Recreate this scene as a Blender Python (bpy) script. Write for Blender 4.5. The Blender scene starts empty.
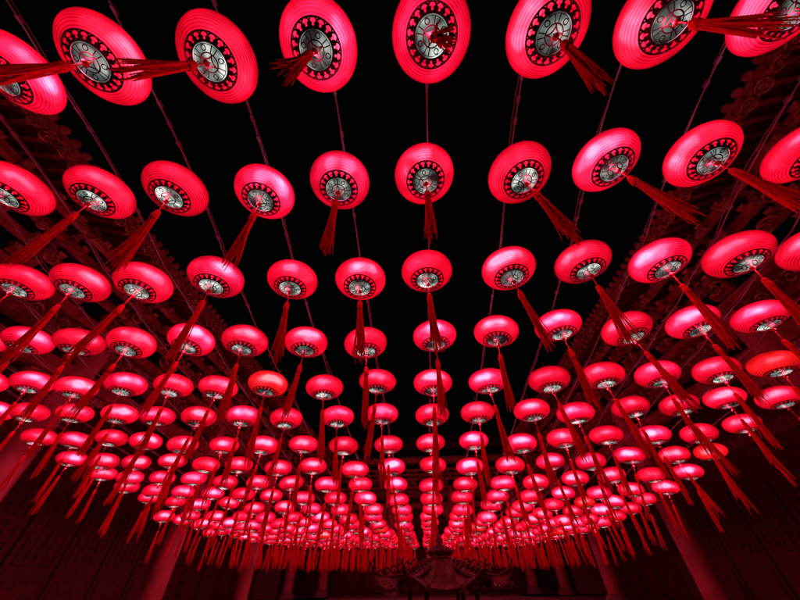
import bpy, bmesh, math, random
from mathutils import Vector, Matrix
random.seed(7)
D=0.75; CZ=1.6
scene=bpy.context.scene
scene.view_settings.view_transform='Standard'; scene.view_settings.look='None'
scene.view_settings.exposure=0; scene.view_settings.gamma=1
COL=scene.collection

# ------------------------------------------------------------ materials
def newmat(name):
    m=bpy.data.materials.new(name); m.use_nodes=True
    nt=m.node_tree; nt.nodes.clear()
    out=nt.nodes.new('ShaderNodeOutputMaterial')
    return m,nt,out
def pmat(name,col,rough=.6,metal=0,noise=0,scale=8,bump=0,col2=None,detail=4):
    m,nt,out=newmat(name)
    b=nt.nodes.new('ShaderNodeBsdfPrincipled')
    b.inputs['Base Color'].default_value=(*col,1); b.inputs['Roughness'].default_value=rough
    b.inputs['Metallic'].default_value=metal
    nt.links.new(b.outputs[0],out.inputs[0])
    tc=nt.nodes.new('ShaderNodeTexCoord')
    n=nt.nodes.new('ShaderNodeTexNoise'); n.inputs['Scale'].default_value=scale; n.inputs['Detail'].default_value=detail
    nt.links.new(tc.outputs['Object'],n.inputs['Vector'])
    if noise:
        c2=col2 or tuple(c*(1-noise) for c in col)
        r=nt.nodes.new('ShaderNodeValToRGB'); r.color_ramp.elements[0].position=.35; r.color_ramp.elements[1].position=.65
        r.color_ramp.elements[0].color=(*c2,1); r.color_ramp.elements[1].color=(*col,1)
        nt.links.new(n.outputs['Fac'],r.inputs[0]); nt.links.new(r.outputs[0],b.inputs['Base Color'])
    if bump:
        bp=nt.nodes.new('ShaderNodeBump'); bp.inputs['Strength'].default_value=bump; bp.inputs['Distance'].default_value=.02
        nt.links.new(n.outputs['Fac'],bp.inputs['Height']); nt.links.new(bp.outputs[0],b.inputs['Normal'])
    return m

def shell_mat(name,ramp,strength):
    """thin dyed fabric on hoop ribs, inner glow painted as emission by facing angle"""
    m,nt,out=newmat(name); L=nt.links; N=nt.nodes.new
    def math_(op,a=None,b=None):
        n=N('ShaderNodeMath'); n.operation=op
        for i,v in enumerate((a,b)):
            if v is None: continue
            if isinstance(v,(int,float)): n.inputs[i].default_value=v
            else: L.new(v,n.inputs[i])
        return n.outputs[0]
    def mr(v,a,b,c,d):
        n=N('ShaderNodeMapRange'); L.new(v,n.inputs[0])
        for i,q in enumerate((a,b,c,d)): n.inputs[i+1].default_value=q
        return n.outputs[0]
    tc=N('ShaderNodeTexCoord'); sep=N('ShaderNodeSeparateXYZ'); L.new(tc.outputs['Object'],sep.inputs[0])
    xy=N('ShaderNodeCombineXYZ'); L.new(sep.outputs[0],xy.inputs[0]); L.new(sep.outputs[1],xy.inputs[1])
    len2=N('ShaderNodeVectorMath'); len2.operation='LENGTH'; L.new(xy.outputs[0],len2.inputs[0])
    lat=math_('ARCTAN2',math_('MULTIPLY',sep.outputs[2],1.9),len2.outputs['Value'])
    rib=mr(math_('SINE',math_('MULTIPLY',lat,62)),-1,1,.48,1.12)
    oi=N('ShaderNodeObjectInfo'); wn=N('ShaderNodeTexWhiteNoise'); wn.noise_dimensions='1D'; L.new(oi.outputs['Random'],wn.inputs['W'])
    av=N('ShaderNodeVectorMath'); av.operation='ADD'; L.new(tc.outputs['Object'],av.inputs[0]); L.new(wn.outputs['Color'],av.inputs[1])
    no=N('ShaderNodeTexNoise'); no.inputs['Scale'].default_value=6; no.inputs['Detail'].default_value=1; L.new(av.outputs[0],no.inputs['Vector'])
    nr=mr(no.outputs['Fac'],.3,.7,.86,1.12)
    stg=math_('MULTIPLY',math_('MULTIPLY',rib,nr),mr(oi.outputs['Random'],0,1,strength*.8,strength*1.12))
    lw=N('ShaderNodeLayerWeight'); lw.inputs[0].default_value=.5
    # painted glow: hot centre where cloth faces the viewer, redder low around the opening
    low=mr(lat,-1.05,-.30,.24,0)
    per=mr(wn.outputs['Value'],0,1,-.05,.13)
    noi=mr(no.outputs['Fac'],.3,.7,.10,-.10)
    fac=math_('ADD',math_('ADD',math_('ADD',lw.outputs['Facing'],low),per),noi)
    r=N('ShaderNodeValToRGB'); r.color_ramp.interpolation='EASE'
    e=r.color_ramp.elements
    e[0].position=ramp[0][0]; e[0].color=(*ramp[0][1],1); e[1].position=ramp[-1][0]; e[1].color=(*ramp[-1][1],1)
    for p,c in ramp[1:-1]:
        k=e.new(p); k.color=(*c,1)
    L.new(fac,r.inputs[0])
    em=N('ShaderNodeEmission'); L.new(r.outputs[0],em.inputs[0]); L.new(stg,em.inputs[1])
    L.new(em.outputs[0],out.inputs[0])
    m.cycles.emission_sampling='NONE'
    return m
def glass_mat():
    m,nt,out=newmat('lamp_diffuser'); L=nt.links; N=nt.nodes.new
    tc=N('ShaderNodeTexCoord'); oi=N('ShaderNodeObjectInfo')
    addv=N('ShaderNodeVectorMath'); addv.operation='ADD'; L.new(tc.outputs['Object'],addv.inputs[0])
    wn=N('ShaderNodeTexWhiteNoise'); wn.noise_dimensions='1D'; L.new(oi.outputs['Random'],wn.inputs['W'])
    L.new(wn.outputs['Color'],addv.inputs[1])
    no=N('ShaderNodeTexNoise'); no.inputs['Scale'].default_value=8; no.inputs['Detail'].default_value=2; L.new(addv.outputs[0],no.inputs['Vector'])
    r=N('ShaderNodeValToRGB'); e=r.color_ramp.elements
    e[0].position=.36; e[0].color=(.03,.028,.028,1); e[1].position=.68; e[1].color=(1.0,1.0,.95,1)
    k=r.color_ramp.elements.new(.51); k.color=(.22,.28,.245,1)
    L.new(no.outputs['Fac'],r.inputs[0])
    em=N('ShaderNodeEmission'); L.new(r.outputs[0],em.inputs[0])
    mr=N('ShaderNodeMapRange'); mr.inputs[3].default_value=.4; mr.inputs[4].default_value=1.4; L.new(wn.outputs['Value'],mr.inputs[0]); L.new(mr.outputs[0],em.inputs[1])
    L.new(em.outputs[0],out.inputs[0]); m.cycles.emission_sampling='NONE'
    return m
SH_A=shell_mat('glow_fabric_crimson',[(0,(1,.25,.42)),(.09,(1,.085,.20)),(.22,(1,.011,.050)),(.46,(.62,.0018,.016)),(.78,(.42,.0009,.008)),(1,(.24,.0006,.005))],2.2)  # ramps paint the glow into the cloth, pale hot centre to dark rim
SH_B=shell_mat('glow_fabric_rose',[(0,(1,.34,.58)),(.12,(1,.11,.29)),(.26,(1,.014,.075)),(.50,(.62,.0018,.021)),(.80,(.42,.0009,.009)),(1,(.24,.0006,.005))],2.2)
SH_C=shell_mat('glow_fabric_scarlet',[(0,(1,.22,.27)),(.09,(1,.07,.10)),(.22,(1,.013,.022)),(.46,(.62,.005,.007)),(.78,(.42,.003,.004)),(1,(.24,.001,.002))],2.1)
GLASS=glass_mat()
BLACK=pmat('black_filigree',(.012,.010,.012),.45)
def silk():
    m,nt,out=newmat('silk_tassel'); L=nt.links; N=nt.nodes.new
    tc=N('ShaderNodeTexCoord'); n=N('ShaderNodeTexNoise'); n.inputs['Scale'].default_value=70; n.inputs['Detail'].default_value=1; L.new(tc.outputs['Object'],n.inputs[0])
    r=N('ShaderNodeValToRGB'); r.color_ramp.elements[0].position=.35; r.color_ramp.elements[1].position=.65
    r.color_ramp.elements[0].color=(.62,.016,.025,1); r.color_ramp.elements[1].color=(.95,.05,.06,1); L.new(n.outputs[0],r.inputs[0])
    d=N('ShaderNodeBsdfDiffuse'); L.new(r.outputs[0],d.inputs[0]); L.new(d.outputs[0],out.inputs[0])
    return m
TASSEL=silk()
CORD=pmat('knot_cord',(.60,.02,.03),.6)
CABLE=pmat('steel_cable',(.26,.26,.27),.5,metal=.2)
TIMBER=pmat('lacquered_timber',(.40,.14,.10),.5,noise=.5,scale=5,bump=.2)
TIMBER2=pmat('dark_painted_beam',(.22,.11,.08),.6,noise=.6,scale=9,bump=.3)
GILT=pmat('gilded_carving',(.60,.38,.20),.42,metal=.2,noise=.7,scale=14,bump=.5)
STONE=pmat('granite',(.28,.27,.26),.75,noise=.35,scale=22,bump=.3)
REDCOL=pmat('column_lacquer',(.55,.22,.22),.4,noise=.3,scale=3)
TILE=pmat('roof_tile',(.32,.16,.10),.45,noise=.5,scale=6,bump=.3)
BRONZE=pmat('dark_bronze',(.12,.08,.06),.42,metal=.7,noise=.5,scale=12,bump=.3)
DOOR=pmat('door_panel',(.10,.03,.02),.5,noise=.5,scale=6,bump=.2)
PANEL=pmat('door_timber',(.13,.05,.04),.5,noise=.6,scale=7,bump=.2)

# ------------------------------------------------------------ mesh builder
class MB:
    def __init__(s): s.v=[];s.f=[];s.m=[];s.sm=[];s.mats=[]
    def mi(s,mat):
        if mat not in s.mats: s.mats.append(mat)
        return s.mats.index(mat)
    def add(s,vs,fs,mat,smooth=False,M=None):
        o=len(s.v); k=s.mi(mat)
        for p in vs: s.v.append(tuple(M@Vector(p)) if M else tuple(p))
        for f in fs: s.f.append([o+i for i in f]); s.m.append(k); s.sm.append(smooth)
    def box(s,c,d,mat,M=None,taper=1.0):
        x,y,z=[q/2 for q in d]; vs=[]
        for sz in (-1,1):
            t=taper if sz>0 else 1
            for sx,sy in ((-1,-1),(1,-1),(1,1),(-1,1)): vs.append((c[0]+sx*x*t,c[1]+sy*y*t,c[2]+sz*z))
        s.add(vs,[(3,2,1,0),(4,5,6,7),(0,1,5,4),(1,2,6,5),(2,3,7,6),(3,0,4,7)],mat,False,M)
    def lathe(s,prof,seg,mat,M=None,smooth=True,close=False):
        vs=[];fs=[];n=len(prof)
        for r,z in prof:
            for i in range(seg):
                a=2*math.pi*i/seg; vs.append((r*math.cos(a),r*math.sin(a),z))
        for j in range(n-1):
            for i in range(seg):
                i2=(i+1)%seg; fs.append((j*seg+i,j*seg+i2,(j+1)*seg+i2,(j+1)*seg+i))
        if close:
            fs.append(tuple(range(seg))[::-1]); fs.append(tuple((n-1)*seg+i for i in range(seg)))
        s.add(vs,fs,mat,smooth,M)
    def tube(s,pts,rad,seg,mat,M=None,smooth=True):
        vs=[];fs=[];n=len(pts); P=[Vector(p) for p in pts]
        rads=rad if isinstance(rad,(list,tuple)) else [rad]*n
        for j in range(n):
            t=(P[min(j+1,n-1)]-P[max(j-1,0)]).normalized()
            a=Vector((0,0,1)) if abs(t.z)<.9 else Vector((1,0,0))
            u=t.cross(a).normalized(); w=t.cross(u)
            for i in range(seg):
                an=2*math.pi*i/seg; vs.append(tuple(P[j]+(u*math.cos(an)+w*math.sin(an))*rads[j]))
        for j in range(n-1):
            for i in range(seg):
                i2=(i+1)%seg; fs.append((j*seg+i,j*seg+i2,(j+1)*seg+i2,(j+1)*seg+i))
        s.add(vs,fs,mat,smooth,M)
    def mesh(s,name):
        me=bpy.data.meshes.new(name); me.from_pydata(s.v,[],s.f)
        for m in s.mats: me.materials.append(m)
        me.polygons.foreach_set('material_index',s.m); me.polygons.foreach_set('use_smooth',s.sm)
        me.update(); return me
    def obj(s,name,parent=None):
        o=bpy.data.objects.new(name,s.mesh(name)); COL.objects.link(o)
        if parent: o.parent=parent
        return o
def empty(name,loc=(0,0,0),rot=0):
    e=bpy.data.objects.new(name,None); COL.objects.link(e); e.location=loc; e.rotation_euler=(0,0,rot); e.empty_display_size=.3; return e

# ------------------------------------------------------------ lantern
R=.34*D; B=.178*D
def bowl_z(r): # shallow openwork dish under lantern
    t=r/R
    return -B*(.82+.26*math.cos(min(t/.62,1)*math.pi/2)**.8)-.004
def flat_curve(mb,fn,n,w,closed,mat):
    """ribbon laid on the openwork dish following 2-D curve fn(t)"""
    vs=[];fs=[]
    for i in range(n+(0 if closed else 1)):
        t=i/n; x,y=fn(t); x2,y2=fn(t+1e-3); x1,y1=fn(t-1e-3)
        tx,ty=x2-x1,y2-y1; l=math.hypot(tx,ty) or 1; nx,ny=-ty/l,tx/l
        for sg in (-1,1):
            px,py=x+nx*w/2*sg,y+ny*w/2*sg
            vs.append((px,py,bowl_z(math.hypot(px,py))))
    m=len(vs)//2
    for i in range(m if closed else m-1):
        j=(i+1)%m; fs.append((2*i,2*i+1,2*j+1,2*j))
    mb.add(vs,fs,mat)
def make_lantern(name,rng,shell,lod=0):
    mb=MB()
    prof=[]
    a0=-math.acos(.40); a1=math.acos(.36); np_=14 if lod else 24
    for i in range(np_+1):
        a=a0+(a1-a0)*i/np_
        c=math.cos(a);s=math.sin(a)
        prof.append((R*c**.9,B*math.copysign(abs(s)**.94,s)))
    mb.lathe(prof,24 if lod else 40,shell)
    mb.lathe([(.001,-B*.95),(.2*R,-B*.95),(.42*R,-B*.91)],16 if lod else 32,GLASS)
    circ=lambda cx,cy,r:(lambda t:(cx+r*math.cos(2*math.pi*t),cy+r*math.sin(2*math.pi*t)))
    sg=24 if lod else 48
    for rr,w in ((.615,.026),(.43,.05),(.375,.016),(.205,.032)):
        flat_curve(mb,circ(0,0,rr*R),sg,w*R,True,BLACK)
    nl=12 if lod else 18
    for k in range(nl):
        a=2*math.pi*k/nl
        flat_curve(mb,circ(.53*R*math.cos(a),.53*R*math.sin(a),.09*R),8 if lod else 16,.040*R,True,BLACK)
        if lod: continue
        a+=math.pi/18
        flat_curve(mb,circ(.487*R*math.cos(a),.487*R*math.sin(a),.045*R),10,.04*R,True,BLACK)
    # coin motif: four arcs leaving a square hole, and paired spokes to the outer ring
    for k in range(4):
        a=2*math.pi*k/4+.3; ca,sa=math.cos(a),math.sin(a)
        def arc(t,ca=ca,sa=sa):
            b=(t-.5)*1.57; x=.29*R-.205*R*math.cos(b); y=.205*R*math.sin(b)
            return x*ca-y*sa,x*sa+y*ca
        flat_curve(mb,arc,6 if lod else 12,.036*R,False,BLACK)
        for off in (-.17,.17):
            b=a+off+math.pi/4
            flat_curve(mb,(lambda b:lambda t:((.21+.17*t)*R*math.cos(b),(.21+.17*t)*R*math.sin(b)))(b),4,.026*R,False,BLACK)
        if not lod:
            flat_curve(mb,circ(.30*R*ca,.30*R*sa,.055*R),12,.026*R,True,BLACK)
    zr=bowl_z(.62*R)
    mb.tube([(.625*R*math.cos(2*math.pi*i/sg),.625*R*math.sin(2*math.pi*i/sg),zr) for i in range(sg+1)],.004,4,BLACK)
    mb.lathe([(.40*R,B*.86),(.40*R,B*1.04),(.12*R,B*1.12),(.02*R,B*1.3)],16,BLACK)
    mb.tube([(0,0,B*1.2),(0.004,0,B*1.2+.05),(0,0,.34*D)],.0035,4,CABLE)
    lx,ly=rng.gauss(0,.05),rng.gauss(0,.05)
    def sway(z):
        t=(-z-.2*D)
        return lx*t+.10*lx*t*t, ly*t
    pts=[(*sway(-z*D),-z*D) for z in (.18,.27,.34,.42,.50)]
    mb.tube(pts,.0055,4,CORD)
    sx,sy=sway(-.26*D); T=Matrix.Translation((sx,sy,-.25*D))
    mb.lathe([(.001,.02),(.016,.013),(.022,0),(.016,-.013),(.001,-.02)],8,CORD,T)
    sx,sy=sway(-.47*D); T=Matrix.Translation((sx,sy,-.47*D))
    mb.lathe([(.003,.035),(.018,.028),(.024,.010),(.019,-.004),(.026,-.014),(.027,-.04),(.024,-.07)],8,TASSEL,T)
    clumps=[(rng.uniform(0,6.28),rng.uniform(.015,.038)) for _ in range(4)]
    ns=10 if lod else 34
    for q in range(ns):
        ca,cr=clumps[q%4]; a=rng.uniform(0,6.28); r0=.018*math.sqrt(rng.random())
        ex=cr*math.cos(ca)+rng.gauss(0,.007); ey=cr*math.sin(ca)+rng.gauss(0,.007)
        zl=rng.uniform(1.10,1.33); p=[]; nn=3 if lod else 5
        for j in range(nn+1):
            t=j/nn; z=-(.50+(zl-.50)*t)*D; x0,y0=sway(z)
            w=math.sin(t*5+q)*.003
            p.append((x0+r0*math.cos(a)*(1+t)+ex*t**1.6+w,y0+r0*math.sin(a)*(1+t)+ey*t**1.6,z))
        rd=[.0055,.006,.006,.0055,.0045,.0028] if not lod else [.010,.011,.010,.005]
        mb.tube(p,rd,3,TASSEL,smooth=True)
    return mb.mesh(name)
rng=random.Random(3)
combos=[SH_A,SH_B,SH_A,SH_B,SH_A,SH_C,SH_A,SH_B]
VAR=[make_lantern('red_lantern_mesh_%d'%i,rng,a) for i,a in enumerate(combos)]
VARL=[make_lantern('far_lantern_mesh_%d'%i,rng,a,1) for i,a in enumerate(combos)]
W=[.18,.12,.18,.12,.18,.04,.13,.05]

X0=.30; dY=1.145; Y1=.33
Zr=[3.47,3.29,2.94,2.70,2.49,2.33,2.12,1.90,1.74,1.58,1.45,1.36,1.29,1.25,1.22,1.20,1.19,1.19,1.19,1.20,1.21,1.22,1.24,1.26,1.28,1.30,1.32,1.34]
NR=27
def rowZ(n):
    n=n-1
    if n<0: return 3.47+.16*(-n)
    i=int(n); f=n-i
    if i>=len(Zr)-1: return Zr[-1]+.03*(n-len(Zr)+1)
    return Zr[i]*(1-f)+Zr[i+1]*f
def sag(n,k): return rowZ(n)-.013*k+.004*k*k if n<12 else rowZ(n)-.006*k+.002*k*k
mass=empty('distant_lantern_rows')
KL,KR=-10,7
rj=random.Random(11)
filld=bpy.data.lights.new('lantern_fill','POINT'); filld.energy=1.9; filld.color=(1,.04,.12); filld.shadow_soft_size=.012  # added fill standing in for shell glow, brightens tassels and surroundings
for n in range(1,NR+1):
    for k in range(KL,KR+1):
        vi=rj.choices(range(8),W)[0]
        me=(VAR if n<=6 else VARL)[vi]
        o=bpy.data.objects.new('red_lantern',me); COL.objects.link(o)
        x=(X0+k+rj.gauss(0,.035))*D; y=(Y1+dY*(n-1)+rj.gauss(0,.04))*D; z=CZ+(sag(n,k)+rj.gauss(0,.035))*D
        o.location=(x,y,z); o.rotation_euler=(rj.gauss(0,.04),rj.gauss(0,.04),rj.uniform(0,6.28))
        s=rj.gauss(1,.02); o.scale=(s,s,s)
        if n>6: o.parent=mass; o.name='hanging_lantern'
        if n<=12 or (n+k)%2==0:
            l=bpy.data.objects.new('fill_light',filld); COL.objects.link(l); l.parent=o; l.location=(.03,.0,-B*1.35)  # added light hung below the dish, outside the opaque shell
for k in range(KL,KR+1):
    mb=MB(); pts=[];pts2=[]
    n=-9.0; rc=random.Random(k+50)
    ph=rc.uniform(0,6)
    while n<=NR+3:
        y=(Y1+dY*(n-1))*D; x=(X0+k)*D; z=CZ+(sag(max(n,1),k)+(.16*(1-n) if n<1 else 0)+.36)*D+.02*abs(math.sin(math.pi*n))
        pts.append((x,y,z)); pts2.append((x+.018*math.sin(n*2.1+ph),y,z+.02+.014*math.cos(n*3+ph))); n+=.25
    mb.tube(pts,.007,5,CABLE); mb.tube(pts2,.004,4,CABLE)
    for n in range(-6,NR+1):
        for off in (.33,.5,.68):
            if rc.random()<.7:
                m=n+off; y=(Y1+dY*(m-1))*D; z=CZ+(sag(max(m,1),k)+(.16*(1-m) if m<1 else 0)+.36)*D+.02*abs(math.sin(math.pi*m))
                mb.box(((X0+k)*D,y,z+.006),(.022,.05,.026),CABLE)
    mb.obj('suspension_cable')

# ------------------------------------------------------------ temple halls
def scroll(mb,cx,y,cz,r,turns,mat,flip=1,w=.03,M=None,depth=.0):
    pts=[]
    for i in range(19):
        t=i/18; a=turns*2*math.pi*t; q=r*(1-t*.85)
        pts.append((cx+flip*q*math.cos(a),y-depth*t,cz+q*math.sin(a)))
    mb.tube(pts,[w*(1-.5*i/18) for i in range(19)],5,mat,M)
def hall(name,loc,rot,Lh,eaveZ,over=1.7,bays=5,seed=1,depth=7,colr=.30):
    rr=random.Random(seed); E=empty(name,loc,rot)
    wallH=eaveZ-1.5
    mb=MB()
    mb.box((0,depth/2-1,.2),(Lh+2,depth+3,.4),STONE); mb.box((0,-2.75,.1),(Lh*.4,.5,.2),STONE)
    mb.obj('plinth',E)
    mb=MB(); bw=Lh/bays
    for i in range(bays+1):
        x=-Lh/2+i*bw; T=Matrix.Translation((x,0,.4))
        mb.lathe([(colr*1.5,0),(colr*1.55,.12),(colr*1.2,.28),(colr*1.05,.32)],20,STONE,T)
        mb.lathe([(colr,.3),(colr*1.02,wallH*.5),(colr*.88,wallH-.4)],20,REDCOL,T)
    mb.obj('columns',E)
    mb=MB()
    mb.box((0,0,wallH-.25),(Lh+1.2,.34,.5),TIMBER2); mb.box((0,.02,wallH-.95),(Lh+.6,.24,.32),TIMBER)
    mb.box((0,-.02,wallH+.13),(Lh+1.4,.62,.16),TIMBER)
    for i in range(bays):
        x=-Lh/2+(i+.5)*bw
        for sg in (-1,1):
            for q in range(3):
                mb.box((x+sg*(bw/2-colr-.14-q*.22),0,wallH-1.22-(2-q)*.13),(.2,.16,.16+(2-q)*.26-.02),GILT)
    mb.obj('lintels',E)
    mb=MB(); nb=int(Lh/1.15)
    for i in range(nb+1):
        x=-Lh/2+i*Lh/nb; z=wallH+.24
        for t in range(4):
            yy=-.16-.33*t; zz=z+.22*t
            mb.box((x,yy/2-.1,zz+.06),(.13,abs(yy)+.55,.11),TIMBER2)
            mb.box((x,yy-.22,zz+.063),(.5+.09*t,.12,.11),GILT if t%2 else TIMBER)
            for dx in (-.2-.04*t,0,.2+.04*t):
                mb.box((x+dx,yy-.223,zz+.157),(.13,.14,.075),GILT,taper=1.25)
    mb.obj('bracket_sets',E)
    mb=MB()
    for t,yy in enumerate((-.45,-.85,-1.25)):
        mb.box((0,yy,wallH+.62+.22*t),(Lh+1.6,.13,.16),TIMBER)
    mb.obj('purlins',E)
    mb=MB(); sl=math.radians(20); nr=int((Lh+3)/.30)
    y0,z0=-over,eaveZ
    Ls=3.6
    for i in range(nr+1):
        x=-(Lh+3)/2+i*(Lh+3)/nr
        M=Matrix.Translation((x,y0,z0))@Matrix.Rotation(sl,4,'X')
        mb.box((0,Ls/2,.0),(.09,Ls,.11),TIMBER,M)
    mb.obj('rafters',E)
    mb=MB(); M=Matrix.Translation((0,y0,z0))@Matrix.Rotation(sl,4,'X')
    mb.box((0,Ls/2-.02,.085),(Lh+3.1,Ls+.1,.05),TIMBER2,M)
    mb.box((0,-.06,.05),(Lh+3.2,.05,.20),GILT,M)
    mb.box((0,3.2,.17),(Lh+3.2,6.6,.10),TILE,M)
    mb.obj('roof_deck',E)
    mb=MB(); nt=int((Lh+3)/.24)
    for i in range(nt+1):
        x=-(Lh+3)/2+i*(Lh+3)/nt
        M2=M@Matrix.Translation((x,-.16,.27))@Matrix.Rotation(-math.pi/2,4,'X')
        mb.lathe([(.001,0),(.06,0),(.085,.01),(.085,.04),(.075,.05),(.075,6.6)],8,TILE,M2)
        mb.add([(x+.02,-.13,.22),(x+.22,-.13,.22),(x+.12,-.14,.06)],[(0,1,2)],TILE,False,M)
    mb.obj('tile_rolls',E)
    mb=MB(); rz=z0+6.4*math.sin(sl)+.3; ry=y0+6.4*math.cos(sl)
    mb.box((0,ry,rz+.2),(Lh+2.6,.35,.75),TILE)
    for sg in (-1,1):
        pts=[(sg*((Lh+2.6)/2+1.3*t),ry,rz+.4+1.5*t*t) for t in [i/8 for i in range(9)]]
        mb.tube(pts,[.25*(1-.75*i/8) for i in range(9)],6,TILE)
    for i in range(int(Lh/.9)):
        scroll(mb,-Lh/2+.6+i*.9,ry-.2,rz+.75,.3,1.4,GILT,1 if i%2 else -1,.06)
    mb.obj('ridge',E)
    mb=MB(); yb=2.2
    mb.box((0,yb+.15,wallH/2+.4),(Lh+.4,.3,wallH),DOOR)
    for i in range(bays):
        x=-Lh/2+(i+.5)*bw; dw=bw/4-.08
        for j in range(4):
            xx=x-bw/2+(j+.5)*bw/4
            mb.box((xx,yb-.05,1.9),(dw,.08,2.9),DOOR)
            mb.box((xx,yb-.11,1.05),(dw*.75,.03,.8),PANEL)
            for q in range(5): mb.box((xx-dw*.36+q*dw*.18,yb-.11,2.5),(.03,.03,1.4),PANEL)
            for q in range(7): mb.box((xx,yb-.125,1.85+q*.21),(dw*.76,.028,.03),PANEL)
    mb.box((0,yb-.06,wallH*.72),(Lh,.1,.3),TIMBER2)
    mb.obj('doors',E)
    mb=MB()
    for (yy,zz,r) in ((-.24,wallH-.25,.17),(-over-.17,eaveZ-.16,.15)):
        st=r*1.9; m=int((Lh+2)/st)
        for i in range(m):
            scroll(mb,-(Lh+2)/2+(i+.5)*st,yy+rr.uniform(-.02,.02),zz+rr.uniform(-.04,.04),r*rr.uniform(.8,1.15),rr.uniform(1.1,1.9),GILT,rr.choice((-1,1)),.028)
    for i in range(int(Lh/.55)):
        x=-Lh/2+i*.55
        scroll(mb,x,-.62-rr.uniform(0,.5),wallH+rr.uniform(.15,.75),rr.uniform(.14,.26),rr.uniform(1.1,1.8),GILT,rr.choice((-1,1)),.035,depth=.15)
    mb.obj('scroll_frieze',E)
    mb=MB()
    for sg in (-1,1): mb.box((sg*(Lh/2+.35),depth/2+.2,wallH/2+.4),(.3,depth-1,wallH),STONE)
    mb.obj('gable_walls',E)
    return E
hall('temple_side_hall',(-8.3,9,0),math.radians(90),30,7.6,seed=2,bays=5)
hall('temple_side_hall',(8.0,9,0),math.radians(-90),30,7.6,seed=5,bays=5)
hall('temple_main_hall',(0,25.5,0),0,22,7.4,seed=8,bays=5,depth=9)
hall('temple_gate',(0,-9.5,0),math.pi,15,6.6,seed=9,bays=3,depth=5)

# ------------------------------------------------------------ incense burner pavilion
E=empty('incense_burner',(.25,6.2,0))
mb=MB()
mb.lathe([(.75,0),(.8,.08),(.62,.14),(.58,.22)],32,STONE,close=True); mb.obj('base',E)
mb=MB()
for i in range(3):
    a=i*2.094+.5
    mb.tube([(.45*math.cos(a),.45*math.sin(a),.2),(.52*math.cos(a),.52*math.sin(a),.35),(.42*math.cos(a),.42*math.sin(a),.55)],[.09,.06,.1],8,BRONZE)
mb.lathe([(.05,.48),(.35,.5),(.52,.62),(.58,.8),(.54,.93),(.60,.97),(.60,1.0),(.48,1.0),(.46,.9),(.05,.85)],36,BRONZE)
mb.obj('bowl',E)
mb=MB()
for i in range(6):
    a=i*math.pi/3; mb.tube([(.5*math.cos(a),.5*math.sin(a),.98),(.5*math.cos(a),.5*math.sin(a),1.36)],.03,8,BRONZE)
mb.obj('posts',E)
mb=MB(); vs=[];fs=[];NA=48
rings=[(.92,1.36),(.93,1.40),(.70,1.45),(.50,1.53),(.34,1.64),(.26,1.70)]
for r,z in rings:
    for i in range(NA):
        a=2*math.pi*i/NA; c=abs(math.cos(3*a))**6
        e=max(0,(r-.4)/.52)
        rr_=r*(1+.16*c*e); zz=z+.15*c*e*e
        if i%2: zz+=.012
        vs.append((rr_*math.cos(a),rr_*math.sin(a),zz))
for j in range(len(rings)-1):
    for i in range(NA):
        i2=(i+1)%NA; fs.append((j*NA+i,j*NA+i2,(j+1)*NA+i2,(j+1)*NA+i))
mb.add(vs,fs,BRONZE)
mb.lathe([(.26,1.70),(.20,1.71),(.18,1.76),(.24,1.80),(.14,1.86),(.05,1.88),(.07,1.93),(.04,1.98),(.005,2.03)],20,BRONZE)
for i in range(6):
    a=i*math.pi/3; M=Matrix.Rotation(a,4,'Z')
    mb.tube([(.35,0,1.64),(.6,0,1.54),(.85,0,1.5),(1.06,0,1.58),(1.12,0,1.68),(1.06,0,1.73)],[.03,.03,.03,.025,.02,.01],6,BRONZE,M)
    for q in range(5): scroll(mb,.95,(-.30+q*.15),1.40,.055,1.3,BRONZE,1,.012,M)
    for q in range(6): scroll(mb,.42+q*.11,0,1.66-q*.022,.06,1.4,BRONZE,-1,.014,M)
mb.obj('canopy',E)

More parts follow.
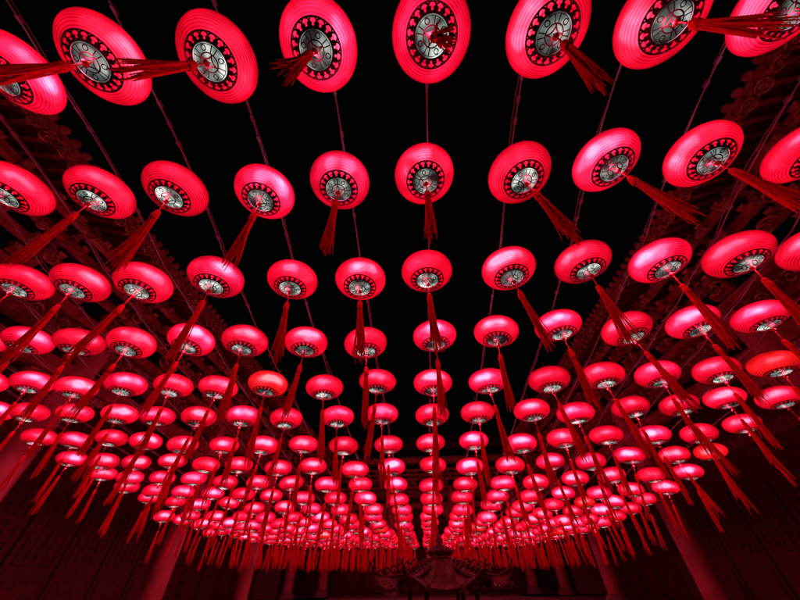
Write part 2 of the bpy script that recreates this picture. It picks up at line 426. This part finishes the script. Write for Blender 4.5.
# ------------------------------------------------------------ ground
def ground():
    m,nt,out=newmat('courtyard_paving'); L=nt.links; N=nt.nodes.new
    tc=N('ShaderNodeTexCoord'); b=N('ShaderNodeBsdfPrincipled'); br=N('ShaderNodeTexBrick')
    br.inputs['Scale'].default_value=1.2; br.inputs['Color1'].default_value=(.22,.21,.20,1); br.inputs['Color2'].default_value=(.15,.145,.14,1)
    br.inputs['Mortar'].default_value=(.05,.05,.05,1); br.inputs['Mortar Size'].default_value=.012
    L.new(tc.outputs['Object'],br.inputs[0]); L.new(br.outputs[0],b.inputs['Base Color'])
    n=N('ShaderNodeTexNoise'); n.inputs['Scale'].default_value=4; L.new(tc.outputs['Object'],n.inputs[0])
    mr=N('ShaderNodeMapRange'); mr.inputs[3].default_value=.35; mr.inputs[4].default_value=.7; L.new(n.outputs[0],mr.inputs[0]); L.new(mr.outputs[0],b.inputs['Roughness'])
    L.new(b.outputs[0],out.inputs[0])
    mb=MB(); mb.add([(-600,-600,0),(600,-600,0),(600,600,0),(-600,600,0)],[(0,1,2,3)],m); mb.obj('ground')
ground()

# ------------------------------------------------------------ world
w=bpy.data.worlds.new('World'); scene.world=w; w.use_nodes=True
nt=w.node_tree; bg=nt.nodes['Background']
sky=nt.nodes.new('ShaderNodeTexSky'); sky.sky_type='NISHITA'; sky.sun_disc=False
sky.sun_elevation=math.radians(-4); sky.sun_rotation=math.radians(150)
nt.links.new(sky.outputs[0],bg.inputs[0]); bg.inputs[1].default_value=.05
sd=bpy.data.lights.new('moon_sun','SUN'); sd.energy=.004; sd.angle=math.radians(.5); sd.color=(1,.95,.88)
so=bpy.data.objects.new('moon_sun',sd); COL.objects.link(so); so.rotation_euler=(math.radians(40),0,math.radians(150))

# ------------------------------------------------------------ camera
th,ro,ya=.75,-.02,.05
F=Vector((-math.sin(ya)*math.cos(th),math.cos(ya)*math.cos(th),math.sin(th)))
Rt=Vector((math.cos(ya),math.sin(ya),0)); U=Rt.cross(F)
R2=Rt*math.cos(ro)+U*math.sin(ro); U2=-Rt*math.sin(ro)+U*math.cos(ro)
cd=bpy.data.cameras.new('camera'); co=bpy.data.objects.new('camera',cd); COL.objects.link(co)
M=Matrix((R2,U2,-F)).transposed().to_4x4(); M.translation=(0,0,CZ); co.matrix_world=M
cd.sensor_width=36; cd.lens=289/800*36; cd.clip_start=.05; cd.clip_end=3000
scene.camera=co
